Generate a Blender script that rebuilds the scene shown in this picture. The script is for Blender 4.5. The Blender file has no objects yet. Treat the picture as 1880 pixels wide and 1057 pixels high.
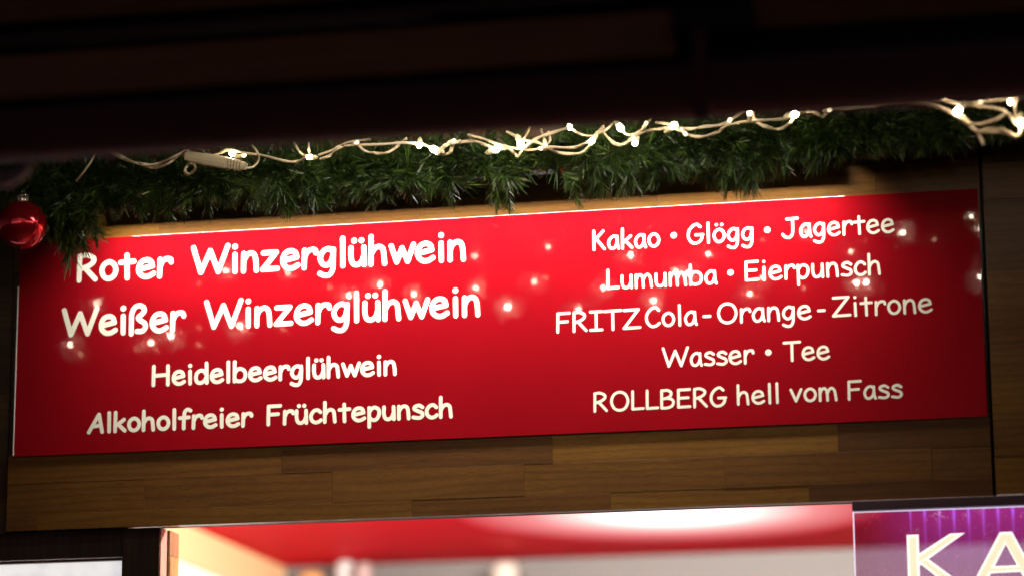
import bpy, bmesh, math, random
from mathutils import Vector, Matrix
random.seed(7)
R = random.random
U = random.uniform
scene = bpy.context.scene
col = scene.collection

# ---------------------------------------------------------------- camera, world, exposure
F = 5363.07                       # focal length in pixels of the 1880 px wide photograph
CC = Vector((1.08676492, -5.10569229, 1.70234863))
CM = Matrix(((0.97974836, 0.05038741, 0.19378922),
             (0.20011126, -0.21268982, -0.95640918),
             (-0.00697399, 0.97581973, -0.21846559)))
cam_d = bpy.data.cameras.new('camera'); cam = bpy.data.objects.new('camera', cam_d); col.objects.link(cam)
cam.matrix_world = Matrix.Translation(CC) @ CM.to_4x4()
cam_d.sensor_width = 36; cam_d.lens = F/1880*36
cam_d.clip_start = .1; cam_d.clip_end = 300
cam_d.dof.use_dof = True; cam_d.dof.focus_distance = 5.32; cam_d.dof.aperture_fstop = 1.5
scene.camera = cam

world = bpy.data.worlds.new('World'); scene.world = world; world.use_nodes = True
bg = world.node_tree.nodes['Background']; bg.inputs[1].default_value = 1
_wt = world.node_tree; _tc = _wt.nodes.new('ShaderNodeTexCoord'); _sp = _wt.nodes.new('ShaderNodeSeparateXYZ'); _rp = _wt.nodes.new('ShaderNodeValToRGB')
_wt.links.new(_tc.outputs['Generated'], _sp.inputs[0]); _wt.links.new(_sp.outputs[2], _rp.inputs[0]); _wt.links.new(_rp.outputs[0], bg.inputs[0])
_e = _rp.color_ramp.elements; _e[0].position = 0; _e[0].color = (.10, .055, .062, 1); _e[1].position = .35; _e[1].color = (.004, .003, .005, 1)   # night sky with the glow of the market low down

scene.view_settings.view_transform = 'Standard'; scene.view_settings.look = 'None'
scene.view_settings.exposure = 0; scene.view_settings.gamma = 1
scene.view_settings.use_curve_mapping = False
scene.cycles.use_denoising = True
scene.cycles.max_bounces = 8
scene.cycles.sample_clamp_indirect = 6

def P(px, py, Y=0.0):
    """where the sight line through a pixel of the photograph meets the plane y = Y"""
    d = CM @ Vector(((px-940)/F, -(py-528.5)/F, -1))
    return CC + d*((Y-CC.y)/d.y)

def PZ(px, py, Z):
    d = CM @ Vector(((px-940)/F, -(py-528.5)/F, -1))
    return CC + d*((Z-CC.z)/d.z)

# ---------------------------------------------------------------- helpers
def tag(o, label=None, cat=None, group=None, kind=None):
    if label: o['label'] = label
    if cat: o['category'] = cat
    if group: o['group'] = group
    if kind: o['kind'] = kind
    return o
def empty(name, loc, label, cat, group=None):
    o = bpy.data.objects.new(name, None); col.objects.link(o); o.location = loc; o.empty_display_size = .1
    return tag(o, label, cat, group)
def link(name, me, mats, parent=None, world_pos=None):
    """link a mesh written in world coordinates (or, with world_pos, about that point)"""
    if not isinstance(mats, (list, tuple)): mats = [mats]
    if not me.materials:
        for m in mats: me.materials.append(m)
    o = bpy.data.objects.new(name, me); col.objects.link(o)
    if world_pos is not None: o.location = world_pos
    if parent is not None:
        o.parent = parent
        base = Vector((0, 0, 0)); p = parent
        while p is not None: base += p.location; p = p.parent
        o.location = o.location - base
    return o
def from_bm(name, bm, mats, parent=None, smooth=False, pos=None):
    me = bpy.data.meshes.new(name)
    bmesh.ops.recalc_face_normals(bm, faces=bm.faces)
    if pos is not None: bmesh.ops.translate(bm, verts=bm.verts, vec=-Vector(pos))
    bm.to_mesh(me); bm.free()
    if smooth: me.polygons.foreach_set('use_smooth', [True]*len(me.polygons))
    return link(name, me, mats, parent, pos)
def box(bm, lo, hi, bev=0, mat=0):
    c = [(a+b)/2 for a, b in zip(lo, hi)]; s = [abs(b-a) for a, b in zip(lo, hi)]
    r = bmesh.ops.create_cube(bm, size=1)
    bmesh.ops.scale(bm, vec=s, verts=r['verts']); bmesh.ops.translate(bm, vec=c, verts=r['verts'])
    fs = {f for v in r['verts'] for f in v.link_faces}
    for f in fs: f.material_index = mat
    if bev:
        es = list({e for v in r['verts'] for e in v.link_edges})
        bmesh.ops.bevel(bm, geom=es, offset=bev, segments=2, affect='EDGES', profile=.5)
def boxo(name, lo, hi, mat, parent=None, bev=.001):
    bm = bmesh.new(); box(bm, lo, hi, bev)
    return from_bm(name, bm, mat, parent, pos=[(a+b)/2 for a, b in zip(lo, hi)])
def tube(bm, pts, r, n=8, cap=True, rads=None, mat=0):
    pts = [Vector(p) for p in pts]; rings = []
    up = Vector((0, 0, 1)); prev = None
    for i, p in enumerate(pts):
        t = (pts[min(i+1, len(pts)-1)]-pts[max(i-1, 0)])
        if t.length < 1e-9: t = Vector((1, 0, 0))
        t.normalize()
        if prev is None:
            a = up if abs(t.dot(up)) < .9 else Vector((0, 1, 0))
            nrm = (a - t*a.dot(t)).normalized()
        else:
            nrm = (prev - t*prev.dot(t))
            nrm = nrm.normalized() if nrm.length > 1e-6 else t.orthogonal().normalized()
        prev = nrm; b = t.cross(nrm); rr = rads[i] if rads else r
        rings.append([bm.verts.new(p+(nrm*math.cos(2*math.pi*k/n)+b*math.sin(2*math.pi*k/n))*rr) for k in range(n)])
    for a, b in zip(rings, rings[1:]):
        for k in range(n):
            f = bm.faces.new((a[k], a[(k+1) % n], b[(k+1) % n], b[k])); f.smooth = True; f.material_index = mat
    if cap:
        for rg in (rings[0], rings[-1]): bm.faces.new(rg).material_index = mat
def lathe(bm, prof, c, axis=(0, 0, 1), n=32, mat=0):
    """prof: (radius, height) pairs along axis"""
    ax = Vector(axis).normalized(); a = ax.orthogonal().normalized(); b = ax.cross(a); c = Vector(c); rings = []
    for r, h in prof:
        if r < 1e-6: rings.append([bm.verts.new(c+ax*h)])
        else: rings.append([bm.verts.new(c+ax*h+(a*math.cos(2*math.pi*k/n)+b*math.sin(2*math.pi*k/n))*r) for k in range(n)])
    for p, q in zip(rings, rings[1:]):
        for k in range(n):
            k2 = (k+1) % n
            if len(p) == 1 and len(q) == 1: continue
            if len(p) == 1: f = bm.faces.new((p[0], q[k2], q[k]))
            elif len(q) == 1: f = bm.faces.new((p[k], p[k2], q[0]))
            else: f = bm.faces.new((p[k], p[k2], q[k2], q[k]))
            f.smooth = True; f.material_index = mat
def crom(pts, sub=6, closed=False):
    n = len(pts); out = []
    if n < 3 and not closed: return [Vector(p) for p in pts]
    g = (lambda i: Vector(pts[i % n])) if closed else (lambda i: Vector(pts[i]) if 0 <= i < n else
        (2*Vector(pts[0])-Vector(pts[1]) if i < 0 else 2*Vector(pts[-1])-Vector(pts[-2])))
    for i in range(n if closed else n-1):
        a, b, c, d = g(i-1), g(i), g(i+1), g(i+2)
        for k in range(sub):
            t = k/sub
            out.append(.5*((2*b)+(c-a)*t+(2*a-5*b+4*c-d)*t*t+(3*b-a-3*c+d)*t**3))
    if not closed: out.append(Vector(pts[-1]))
    return out

# ---------------------------------------------------------------- materials
def mat(name, base=(.5, .5, .5), rough=.5, metal=0, spec=.5, coat=0, coat_rough=.03, emit=None, estr=0):
    m = bpy.data.materials.new(name); m.use_nodes = True
    b = m.node_tree.nodes['Principled BSDF']
    b.inputs['Base Color'].default_value = (*base, 1); b.inputs['Roughness'].default_value = rough
    b.inputs['Metallic'].default_value = metal; b.inputs['Specular IOR Level'].default_value = spec
    b.inputs['Coat Weight'].default_value = coat; b.inputs['Coat Roughness'].default_value = coat_rough
    if emit: b.inputs['Emission Color'].default_value = (*emit, 1); b.inputs['Emission Strength'].default_value = estr
    return m
def N(m, t, **kw):
    n = m.node_tree.nodes.new(t)
    for k, v in kw.items(): setattr(n, k, v)
    return n
def L(m, a, b): m.node_tree.links.new(a, b)
def ramp(m, fac, stops):
    r = N(m, 'ShaderNodeValToRGB'); e = r.color_ramp.elements
    while len(e) < len(stops): e.new(.5)
    for el, (p, c) in zip(e, stops): el.position = p; el.color = (*c, 1)
    L(m, fac, r.inputs[0]); return r
def noise(m, vec, scale, detail=4, rough=.55, dist=0):
    n = N(m, 'ShaderNodeTexNoise'); n.inputs['Scale'].default_value = scale; n.inputs['Detail'].default_value = detail
    n.inputs['Roughness'].default_value = rough; n.inputs['Distortion'].default_value = dist
    if vec is not None: L(m, vec, n.inputs['Vector'])
    return n
def mul(m, a, b, mode='MULTIPLY', fac=1.0):
    x = N(m, 'ShaderNodeMix', data_type='RGBA', blend_type=mode); x.inputs[0].default_value = fac
    L(m, a, x.inputs[6]); L(m, b, x.inputs[7]); return x.outputs[2]
def bump(m, h, strength, dist=.001, target='Normal', extra=None):
    b = N(m, 'ShaderNodeBump'); b.inputs['Strength'].default_value = strength; b.inputs['Distance'].default_value = dist
    L(m, h, b.inputs['Height']); pr = m.node_tree.nodes['Principled BSDF']
    L(m, b.outputs[0], pr.inputs[target])
    if extra: L(m, b.outputs[0], pr.inputs[extra])
    return b

def wood_mat(name, dark, mid, light, rough=.42, coat=.6, vertical=False, glint=.5):
    m = mat(name, mid, rough, coat=coat, coat_rough=.11); pr = m.node_tree.nodes['Principled BSDF']; pr.inputs['Specular IOR Level'].default_value = .25
    tc = N(m, 'ShaderNodeTexCoord'); oi = N(m, 'ShaderNodeObjectInfo')
    off = N(m, 'ShaderNodeVectorMath', operation='SCALE'); cmb = N(m, 'ShaderNodeCombineXYZ')
    for k in range(3): L(m, oi.outputs['Random'], cmb.inputs[k])
    L(m, cmb.outputs[0], off.inputs[0]); off.inputs['Scale'].default_value = 37
    add = N(m, 'ShaderNodeVectorMath', operation='ADD'); L(m, tc.outputs['Object'], add.inputs[0]); L(m, off.outputs[0], add.inputs[1])
    mp = N(m, 'ShaderNodeMapping'); L(m, add.outputs[0], mp.inputs['Vector'])
    mp.inputs['Scale'].default_value = (14, 14, 2.2) if vertical else (2.2, 14, 14)
    big = noise(m, mp.outputs[0], 1.6, 3, .5, 1.2)
    mp2 = N(m, 'ShaderNodeMapping'); L(m, add.outputs[0], mp2.inputs['Vector'])
    mp2.inputs['Scale'].default_value = (420, 420, 26) if vertical else (26, 420, 420)
    fine = noise(m, mp2.outputs[0], 2.2, 5, .65, .3)
    # growth-ring figure
    wv = N(m, 'ShaderNodeTexWave', wave_type='BANDS', bands_direction='X' if vertical else 'Z'); L(m, mp.outputs[0], wv.inputs['Vector'])
    wv.inputs['Scale'].default_value = 1.4; wv.inputs['Distortion'].default_value = 9; wv.inputs['Detail'].default_value = 3
    wv.inputs['Detail Scale'].default_value = .7
    c1 = ramp(m, big.outputs[0], [(.25, dark), (.5, mid), (.78, light)])
    c2 = ramp(m, fine.outputs[0], [(.32, (.62, .58, .55)), (.5, (.97, .97, .97)), (.7, (1.15, 1.12, 1.1))])
    c3 = ramp(m, wv.outputs[0], [(.0, (.84, .80, .78)), (.4, (1, 1, 1)), (1, (1.05, 1.04, 1.03))])
    c4 = ramp(m, oi.outputs['Random'], [(.0, (.62, .53, .52)), (.45, (.95, .91, .90)), (.8, (1.08, 1.10, 1.0)), (1, (1.5, 1.6, 1.3))])
    L(m, mul(m, mul(m, mul(m, c1.outputs[0], c2.outputs[0]), c3.outputs[0]), c4.outputs[0]), pr.inputs['Base Color'])
    orange = noise(m, tc.outputs['Object'], 420, 2, .5)
    ad = N(m, 'ShaderNodeMath', operation='MULTIPLY_ADD'); L(m, orange.outputs[0], ad.inputs[0]); ad.inputs[1].default_value = glint; L(m, fine.outputs[0], ad.inputs[2])
    bump(m, ad.outputs[0], .35, .0008, 'Normal', 'Coat Normal')
    return m
oak = wood_mat('oak_varnished', (.098, .040, .0055), (.120, .050, .0068), (.140, .062, .0092), coat=.2)
oak_dark = wood_mat('oak_dark', (.035, .02, .008), (.06, .034, .013), (.085, .05, .02))
frame_wood = wood_mat('frame_dark_wood', (.022, .012, .006), (.04, .022, .01), (.055, .03, .014), vertical=True)
oak_edge = wood_mat('oak_edge_bright', (.34, .22, .09), (.50, .34, .15), (.66, .46, .22), coat=.3, vertical=True)
soffit_wood = wood_mat('soffit_wood', (.22, .12, .03), (.29, .16, .042), (.36, .20, .055))

def red_gloss(name, base):
    m = mat(name, base, .5, coat=1.0, coat_rough=.015, spec=0)
    tc = N(m, 'ShaderNodeTexCoord')
    n = noise(m, tc.outputs['Object'], 600, 2, .5); n2 = noise(m, tc.outputs['Object'], 22, 3, .5)
    ad = N(m, 'ShaderNodeMath', operation='MULTIPLY_ADD'); _s = N(m, 'ShaderNodeMath', operation='SUBTRACT'); L(m, n.outputs[0], _s.inputs[0]); _s.inputs[1].default_value = .55; _m = N(m, 'ShaderNodeMath', operation='MAXIMUM'); L(m, _s.outputs[0], _m.inputs[0]); _m.inputs[1].default_value = 0; L(m, _m.outputs[0], ad.inputs[0]); ad.inputs[1].default_value = .13; 
    s = N(m, 'ShaderNodeMath', operation='MULTIPLY'); L(m, n2.outputs[0], s.inputs[0]); s.inputs[1].default_value = .10; L(m, s.outputs[0], ad.inputs[2])
    bump(m, ad.outputs[0], .6, .0006, 'Coat Normal')
    n3 = noise(m, tc.outputs['Object'], 5, 4, .6)
    r = ramp(m, n3.outputs[0], [(.3, (.93, .93, .93)), (.7, (1.05, 1.05, 1.05))])
    col_ = N(m, 'ShaderNodeRGB'); col_.outputs[0].default_value = (*base, 1)
    L(m, mul(m, r.outputs[0], col_.outputs[0]), m.node_tree.nodes['Principled BSDF'].inputs['Base Color'])
    return m
sign_red = red_gloss('sign_red_film', (.26, .0034, .0085))
letter_white = mat('letter_cream_white', (.90, .88, .76), .4, coat=1, coat_rough=.03)
acrylic_edge = mat('acrylic_cut_edge', (.85, .80, .74), .3)
ceil_red = mat('ceiling_red', (.70, .010, .022), .6, spec=.03, coat=0, coat_rough=.22)
cream = mat('inner_wall_cream', (.85, .82, .76), .6)
trim_orange = mat('inner_trim_wood', (.75, .48, .25), .5)
greige = mat('back_wall_grey', (.10, .09, .084), .6)
bar_mat = mat('awning_bar_dark', (.15, .075, .088), .6, metal=0, spec=.1)
rail_mat = mat('awning_rail', (.22, .16, .17), .3, metal=.3)
black = mat('awning_black', (.008, .006, .006), .6)
pale_metal = mat('pale_metal', (.45, .42, .42), .35, metal=.6)
cable_mat = mat('cable_cream', (.58, .45, .29), .42, spec=.5)
plug_mat = mat('plug_cream', (.55, .44, .28), .5)
slot_mat = mat('plug_slot', (.25, .19, .12), .7)
socket_mat = mat('bulb_socket', (.80, .68, .42), .3)
bulb_glow = mat('bulb_glow', (.9, .9, .85), .2, emit=(1, .88, .68), estr=30)
bulb_glow2 = mat('bulb_glow_bright', (.9, .9, .85), .2, emit=(1, .87, .66), estr=260)
bulb_near = mat('bulb_glow_warm', (.9, .9, .85), .2, emit=(1, .87, .66), estr=75)
bulb_dim = mat('bulb_glow_dim', (.9, .85, .7), .2, emit=(1, .8, .5), estr=2.2)
ceil_glow = mat('painted_ceiling_glow', (.30, .02, .03), .6, spec=0, emit=(1, .93, .84), estr=3)
bark = mat('garland_stem', (.05, .035, .018), .7)
gold = mat('bauble_cap', (.75, .68, .6), .25, metal=1)
bauble_red = mat('bauble_red', (.50, .010, .022), .16, metal=.7, coat=.5, coat_rough=.03)
rail_ka = mat('dark_aluminium', (.09, .05, .065), .4, metal=.1)

needle = mat('fir_needle', (.03, .08, .015), .38, spec=.45)
_a = N(needle, 'ShaderNodeAttribute', attribute_name='tint'); _oi = N(needle, 'ShaderNodeObjectInfo')
_r1 = ramp(needle, _a.outputs['Fac'], [(0, (.012, .024, .005)), (.45, (.036, .068, .010)), (.8, (.085, .135, .018)), (1, (.24, .25, .12))])
_r2 = ramp(needle, _oi.outputs['Random'], [(0, (.6, .65, .6)), (.5, (.95, 1, .9)), (1, (1.35, 1.25, 1.1))])
L(needle, mul(needle, _r1.outputs[0], _r2.outputs[0]), needle.node_tree.nodes['Principled BSDF'].inputs['Base Color'])

# ---------------------------------------------------------------- ground and stall
def paving():
    m = mat('paving_stone', (.12, .11, .10), .7); tc = N(m, 'ShaderNodeTexCoord')
    b = N(m, 'ShaderNodeTexBrick'); L(m, tc.outputs['Object'], b.inputs['Vector']); b.inputs['Scale'].default_value = 5
    b.inputs['Color1'].default_value = (.10, .09, .085, 1); b.inputs['Color2'].default_value = (.14, .13, .12, 1); b.inputs['Mortar'].default_value = (.04, .04, .04, 1)
    L(m, b.outputs[0], m.node_tree.nodes['Principled BSDF'].inputs['Base Color']); bump(m, b.outputs[1], .4, .004)
    return m
bm = bmesh.new(); bmesh.ops.create_grid(bm, x_segments=1, y_segments=1, size=60)
tag(from_bm('ground', bm, paving()), kind='structure')

stall = empty('market_stall', (0, 0, 0), 'dark oak market stall front with laminated boards, red ceiling inside its lit serving hatch', 'stall')
sx0, sx1 = P(15, 840).x, P(1820, 840).x
zs0, zs1 = 2.5947, 3.0053                        # menu board bottom and top
zb = P(940, 941).z                               # bottom of the fascia
YB = .028
# fascia slab, then its staves
fz_top = 3.30
bm = bmesh.new(); box(bm, (sx0, .003, zb+.001), (sx1, YB, fz_top)); fascia = from_bm('fascia_panel', bm, oak_dark, stall, pos=((sx0+sx1)/2, .015, 2.9))
def stave(x0, x1, z0, z1, parent, m=oak, y=None, lab=None):
    y = U(-.0003, .0003) if y is None else y
    bm = bmesh.new(); box(bm, (x0+.0001, y, z0+.0001), (x1-.0001, y+.006, z1-.0001), .00015)
    o = from_bm('stave', bm, m, parent, pos=((x0+x1)/2, y+.003, (z0+z1)/2))
    if lab: o['label'] = lab
    return o
pitch = .0575
zr1 = P(620, 865).z                              # joint between first and second row below the board
rows = {0: [516, 1015, 1540], 1: [266, 611, 962, 1330, 1712], 2: [71, 756, 1120, 1485]}
for r, js in rows.items():
    zt = zr1 + pitch*(1-r); zl = zt - pitch
    if r == 0: zt = zs0 + .004
    if r == 2: zl = zb
    xs = [sx0] + [P(j, 880).x for j in js] + [sx1]
    for a, b in zip(xs, xs[1:]): stave(a, b, zl, zt, fascia)
z = zr1 + pitch
while z < zs1 - .01: z += pitch
z -= pitch
while z < 3.28:
    x = sx0 - U(0, .3)
    while x < sx1:
        x2 = x + U(.3, .55)
        if sx1 - x2 < .12: x2 = sx1
        stave(max(x, sx0), min(x2, sx1), z, z+pitch, fascia)
        x = x2
    z += pitch
# outer panels either side, made of the same laminated oak
def side_panel(x0, x1, joints, yfront, z0, ztop, m):
    bm = bmesh.new(); box(bm, (x0, yfront+.004, z0), (x1, YB, ztop))
    p = from_bm('side_panel', bm, oak_dark, stall, pos=((x0+x1)/2, .02, (z0+ztop)/2))
    z = z0; k = 0
    while z < ztop:
        h = min(.066, ztop-z); x = x0 - U(0, .35)*(1 if k % 2 else .3)
        while x < x1:
            x2 = x+U(.28, .5)
            if x1-x2 < .1: x2 = x1
            stave(max(x, x0), min(x2, x1), z, z+h, p, m, yfront+U(-.0004, .0004))
            x = x2
        z += .066; k += 1
    return p
side_panel(sx1+.006, sx1+.75, None, -.002, zb+.002, 3.30, oak)
side_panel(sx0-.55, sx0-.003, None, .006, zb-.004, 3.30, oak_dark)
boxo('upper_board', (sx0-.55, .0, 3.305), (sx1+.75, .03, 3.62), oak_dark, stall)
# left: window with rail, post and white pane
xp0, xp1 = P(220, 1000).x, P(289, 1000).x
zrail0 = P(110, 1023).z
boxo('gap_backing', (sx0-.55, YB+.001, zb+.002), (sx1+.75, .05, 3.30), black, stall, 0)
boxo('window_rail', (sx0-.55, .016, zrail0), (xp0-.0005, .075, zb+.0015), frame_wood, stall, .0015)
boxo('window_bead', (sx0-.55, .024, zrail0-.005), (xp0-.0005, .05, zrail0-.0005), mat('bead_brown', (.16, .07, .04), .4), stall, .0008)
boxo('window_post', (xp0, .012, .95), (xp1, .110, zb-.001), frame_wood, stall, .0015)
boxo('post_edge', (xp1+.0004, .016, .95), (xp1+.0014, .052, zb-.001), mat('post_edge_pink', (.75, .52, .40), .5), stall, 0)
zz = zb-.001
for k in range(14):
    h = .05 + U(-.006, .012); 
    if k % 2 == 0 or True:
        boxo('edge_block', (xp1+.0004, .055+(k % 2)*.0006, zz-h+.0006), (xp1+.006+.0006*(k % 2), .108, zz), oak_edge, stall, .0006)
    zz -= h
pane_m = mat('window_pane_lit', (.8, .8, .8), .25, emit=(1, .965, .95), estr=.82)
_t = N(pane_m, 'ShaderNodeTexCoord'); _n = noise(pane_m, _t.outputs['Object'], 14, 2, .5, .4)
_r = ramp(pane_m, _n.outputs[0], [(.35, (.78, .76, .80)), (.6, (1, .97, .95))]); L(pane_m, _r.outputs[0], pane_m.node_tree.nodes['Principled BSDF'].inputs['Emission Color'])
boxo('window_pane', (sx0-.55, .036, 2.0), (xp0-.0005, .040, zrail0-.004), pane_m, stall, 0)
boxo('front_wall', (sx0-.55, .0, 0), (sx1+.75, .03, 1.0), oak_dark, stall)
boxo('counter_top', (sx0-.55, -.22, 1.0), (sx1+.75, .05, 1.04), oak, stall, .003)

# interior
zc = 2.755
wl = PZ(345, 965, zc); xw = wl.x
yb_ = PZ(940, 1027, zc).y
XR = sx1 + 1.6
print('inner wall x', xw, 'back y', yb_, 'fascia z', zb)
boxo('inner_ceiling', (xw-.03, .052, zc), (XR, yb_+.1, zc+.02), ceil_red, stall, 0)
boxo('inner_wall', (xw-.03, .11, .0), (xw, yb_+.1, zc+.0), cream, stall, 0)
boxo('wall_trim', (xw, .11, zc-.10), (xw+.012, yb_, zc-.0005), trim_orange, stall, .002)
boxo('back_wall', (xw, yb_, 0), (XR, yb_+.03, zc-.0005), greige, stall, 0)
boxo('inner_wall', (XR, .05, .0), (XR+.03, yb_+.1, zc), cream, stall, 0)

# things standing on a shelf at the back, blurred
def lathe_thing(px, py, rpx, prof, name, label, cat, m, capm=None, dy=.14):
    c = P(px, py, yb_-dy); rr = (P(px+rpx, py, yb_-dy)-c).length; base = 2.302; prof = [(a, b if b < 1 else (c.z-base)/rr-(prof[-1][1]-b)) for a, b in prof]
    t = empty(name, (c.x, yb_-dy, base), label, cat, 'canisters on the back shelf'); bm = bmesh.new(); lathe(bm, [(a*rr, b*rr) for a, b in prof], (c.x, yb_-dy, base), n=24)
    from_bm('body', bm, m, t, True)
    bm = bmesh.new(); lathe(bm, [(0, .0), (rr*.93, 0), (rr*.95, rr*.12), (0, rr*.12)], (c.x, yb_-dy, base-.0015), n=24); from_bm('foot_ring', bm, m, t)
white_m = mat('glazed_white', (.42, .41, .40), .4)
prof = [(0, 0), (.92, 0), (1, .15), (1, 3.4), (.93, 3.75), (.6, 4.05), (0, 4.15)]
b1 = lathe_thing(634, 1027, 17, prof, 'canister', 'tall white round topped canister on the back shelf, blurred', 'canister', white_m)
lathe_thing(668, 1030, 16, prof, 'canister', 'greyish pink canister just right of the white one on the back shelf', 'canister', mat('glazed_pink', (.26, .18, .17), .5), dy=.22)
lathe_thing(572, 1046, 24, prof, 'canister', 'orange brown canister at the left end of the back shelf', 'canister', mat('glazed_orange', (.45, .22, .07), .5), dy=.12)
lathe_thing(928, 1027, 26, prof, 'canister', 'broad cream canister in the middle of the back shelf', 'canister', mat('glazed_cream', (.36, .33, .28), .5), dy=.16)
boxo('back_shelf', (xw+.005, yb_-.32, 2.28), (XR-.005, yb_-.0005, 2.30), greige, stall, .001)

# added disc, its emission fading to red: paints the ceiling's white glow
lp = PZ(1235, 938, zc)
lamp = empty('ceiling_glow', (lp.x, lp.y, zc), 'wide added disc painting a white glow on the red stall ceiling', 'lamp')
bm = bmesh.new(); lathe(bm, [(.56, -.0005), (.562, -.0005), (.563, -.0012), (.560, -.0012), (.559, -.001)], (lp.x, lp.y, zc), n=48); from_bm('glow_rim', bm, ceil_red, lamp)
_lt = N(ceil_glow, 'ShaderNodeTexCoord'); _vl = N(ceil_glow, 'ShaderNodeVectorMath', operation='LENGTH'); L(ceil_glow, _lt.outputs['Object'], _vl.inputs[0])
_lr = ramp(ceil_glow, _vl.outputs['Value'], [(0, (1, .95, .88)), (.12, (.80, .70, .64)), (.24, (.44, .30, .28)), (.36, (.26, .10, .10)), (.55, (.14, .002, .005))]); L(ceil_glow, _lr.outputs[0], ceil_glow.node_tree.nodes['Principled BSDF'].inputs['Emission Color'])
bm = bmesh.new(); lathe(bm, [(.5585, -.0015), (.22, -.006), (.12, -.009), (0, -.010)], (lp.x, lp.y, zc), n=48); from_bm('glow_disc', bm, ceil_glow, lamp, pos=(lp.x, lp.y, zc))
ld = bpy.data.lights.new('hatch_light', 'AREA'); ld.shape = 'RECTANGLE'; ld.size = 1.6; ld.size_y = .05; ld.energy = 230; ld.color = (1, .94, .86)
# a batten fixed inside just behind the fascia, shining into the hatch
bat = empty('batten_lamp', (.35, .30, 2.66), 'white batten lamp fixed inside the hatch behind the oak fascia', 'lamp')
boxo('lamp_housing', (-.45, .27, 2.68), (1.15, .33, 2.715), pale_metal, bat, .002)
boxo('lamp_bracket', (.30, .29, 2.715), (.40, .31, zc-.001), pale_metal, bat, .001)
lo = bpy.data.objects.new('batten_light', ld); col.objects.link(lo); lo.parent = bat; lo.location = Vector((.35, .338, 2.69))-Vector(bat.location)
lo.rotation_euler = (math.radians(100), 0, 0)
ld2 = bpy.data.lights.new('post_fill_light', 'AREA'); ld2.shape = 'RECTANGLE'; ld2.size = 1.6; ld2.size_y = .05; ld2.energy = 22; ld2.color = (1, .94, .86)  # added downward fill to brighten the post edges and awning bar
lo2 = bpy.data.objects.new('post_fill_light', ld2); col.objects.link(lo2); lo2.parent = bat; lo2.location = Vector((.35, .30, 2.678))-Vector(bat.location)

# ---------------------------------------------------------------- awning in front
YA = -1.30
aw = empty('awning', (0, YA, 2.79), 'dark brown folded awning bar and rails hanging over the stall front, out of focus', 'awning')
X0, X1 = -1.75, 2.2
za = 2.797
def prof_bar(name, pts, x0, x1, m, parent, smooth=True):
    bm = bmesh.new(); a = [bm.verts.new((x0, y, z)) for y, z in pts]; b = [bm.verts.new((x1, y, z)) for y, z in pts]
    n = len(pts)
    for k in range(n):
        f = bm.faces.new((a[k], a[(k+1) % n], b[(k+1) % n], b[k])); f.smooth = smooth
    bm.faces.new(a); bm.faces.new(b)
    return from_bm(name, bm, m, parent)
def rounded(y0, y1, z0, z1, r, n=6):
    out = []
    for cy, cz, s in ((y1-r, z1-r, 0), (y0+r, z1-r, 90), (y0+r, z0+r, 180), (y1-r, z0+r, 270)):
        for k in range(n+1):
            a = math.radians(s+90*k/n); out.append((cy+math.cos(a)*r, cz+math.sin(a)*r))
    return out
zA = lambda py, px=940: P(px, py, YA).z
z1 = zA(137); zl2 = zA(152)
prof_bar('front_bar', [(YA+.01-.048*math.cos(t), za+.052-.052*math.sin(t)) for t in [math.pi*k/16 for k in range(17)]]+[(YA+.058, zl2-.006), (YA-.038, zl2-.006)], X0, X1, bar_mat, aw)
prof_bar('lower_rail', rounded(YA-.016, YA+.02, zl2-.004, zl2+.004, .0035, 3), X0, P(1275, 100, YA).x, rail_mat, aw)
prof_bar('lower_rail', rounded(YA-.020, YA+.02, zl2-.002, zl2+.006, .0035, 3), P(1300, 100, YA).x, X1, rail_mat, aw)
prof_bar('backing_board', [(YA+.03, zl2+.005), (YA+.03, 3.30), (YA+.045, 3.30), (YA+.045, zl2+.005)], X0, X1, black, aw, False)
zp0, zp1 = zA(118), zA(38)
xs = [X0, -.95, P(1238, 60, YA).x]
prof_bar('soffit_board', [(YA+.004, zp0), (YA+.004, zp1), (YA+.024, zp1), (YA+.024, zp0)], X0, P(1238, 60, YA).x, soffit_wood, aw, False)
prof_bar('soffit_board', [(YA+.004, zp0+.03), (YA+.004, zp1+.06), (YA+.024, zp1+.06), (YA+.024, zp0+.03)], P(1385, 60, YA).x, X1, soffit_wood, aw, False)
prof_bar('upper_rail', rounded(YA-.016, YA+.02, zA(17), zA(8), .0035, 3), X0, P(1238, 60, YA).x, rail_mat, aw)
prof_bar('top_board', [(YA+.0, zA(0)+.02), (YA+.0, 3.3), (YA+.02, 3.3), (YA+.02, zA(0)+.02)], X0, X1, soffit_wood, aw, False)
# arm bracket
bxx = P(1310, 45, YA)
boxo('arm_bracket', (bxx.x-.055, YA-.03, P(1310, 72, YA).z), (bxx.x+.055, YA+.0035, P(1310, 15, YA).z), black, aw, .004)
boxo('arm_strap', (P(1280, 150, YA).x, YA-.046, P(1290, 238, YA).z), (P(1306, 150, YA).x, YA-.0305, P(1290, 70, YA).z), bar_mat, aw, .004)
boxo('roof_sheet', (X0, YA+.05, 3.31), (X1, .0, 3.34), black, aw, .002)
# pale end fitting at the far left
e0 = P(15, 322, YA-.02)
bm = bmesh.new(); tube(bm, [e0+Vector((-.06, 0, .02)), e0+Vector((-.03, 0, .004)), e0+Vector((.0, 0, -.006)), e0+Vector((.022, 0, .004)), e0+Vector((.035, 0, .016))], .01, 10, rads=[.014, .014, .013, .009, .004])
from_bm('end_fitting', bm, mat('fitting_grey', (.32, .29, .29), .5), aw, True)

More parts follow.
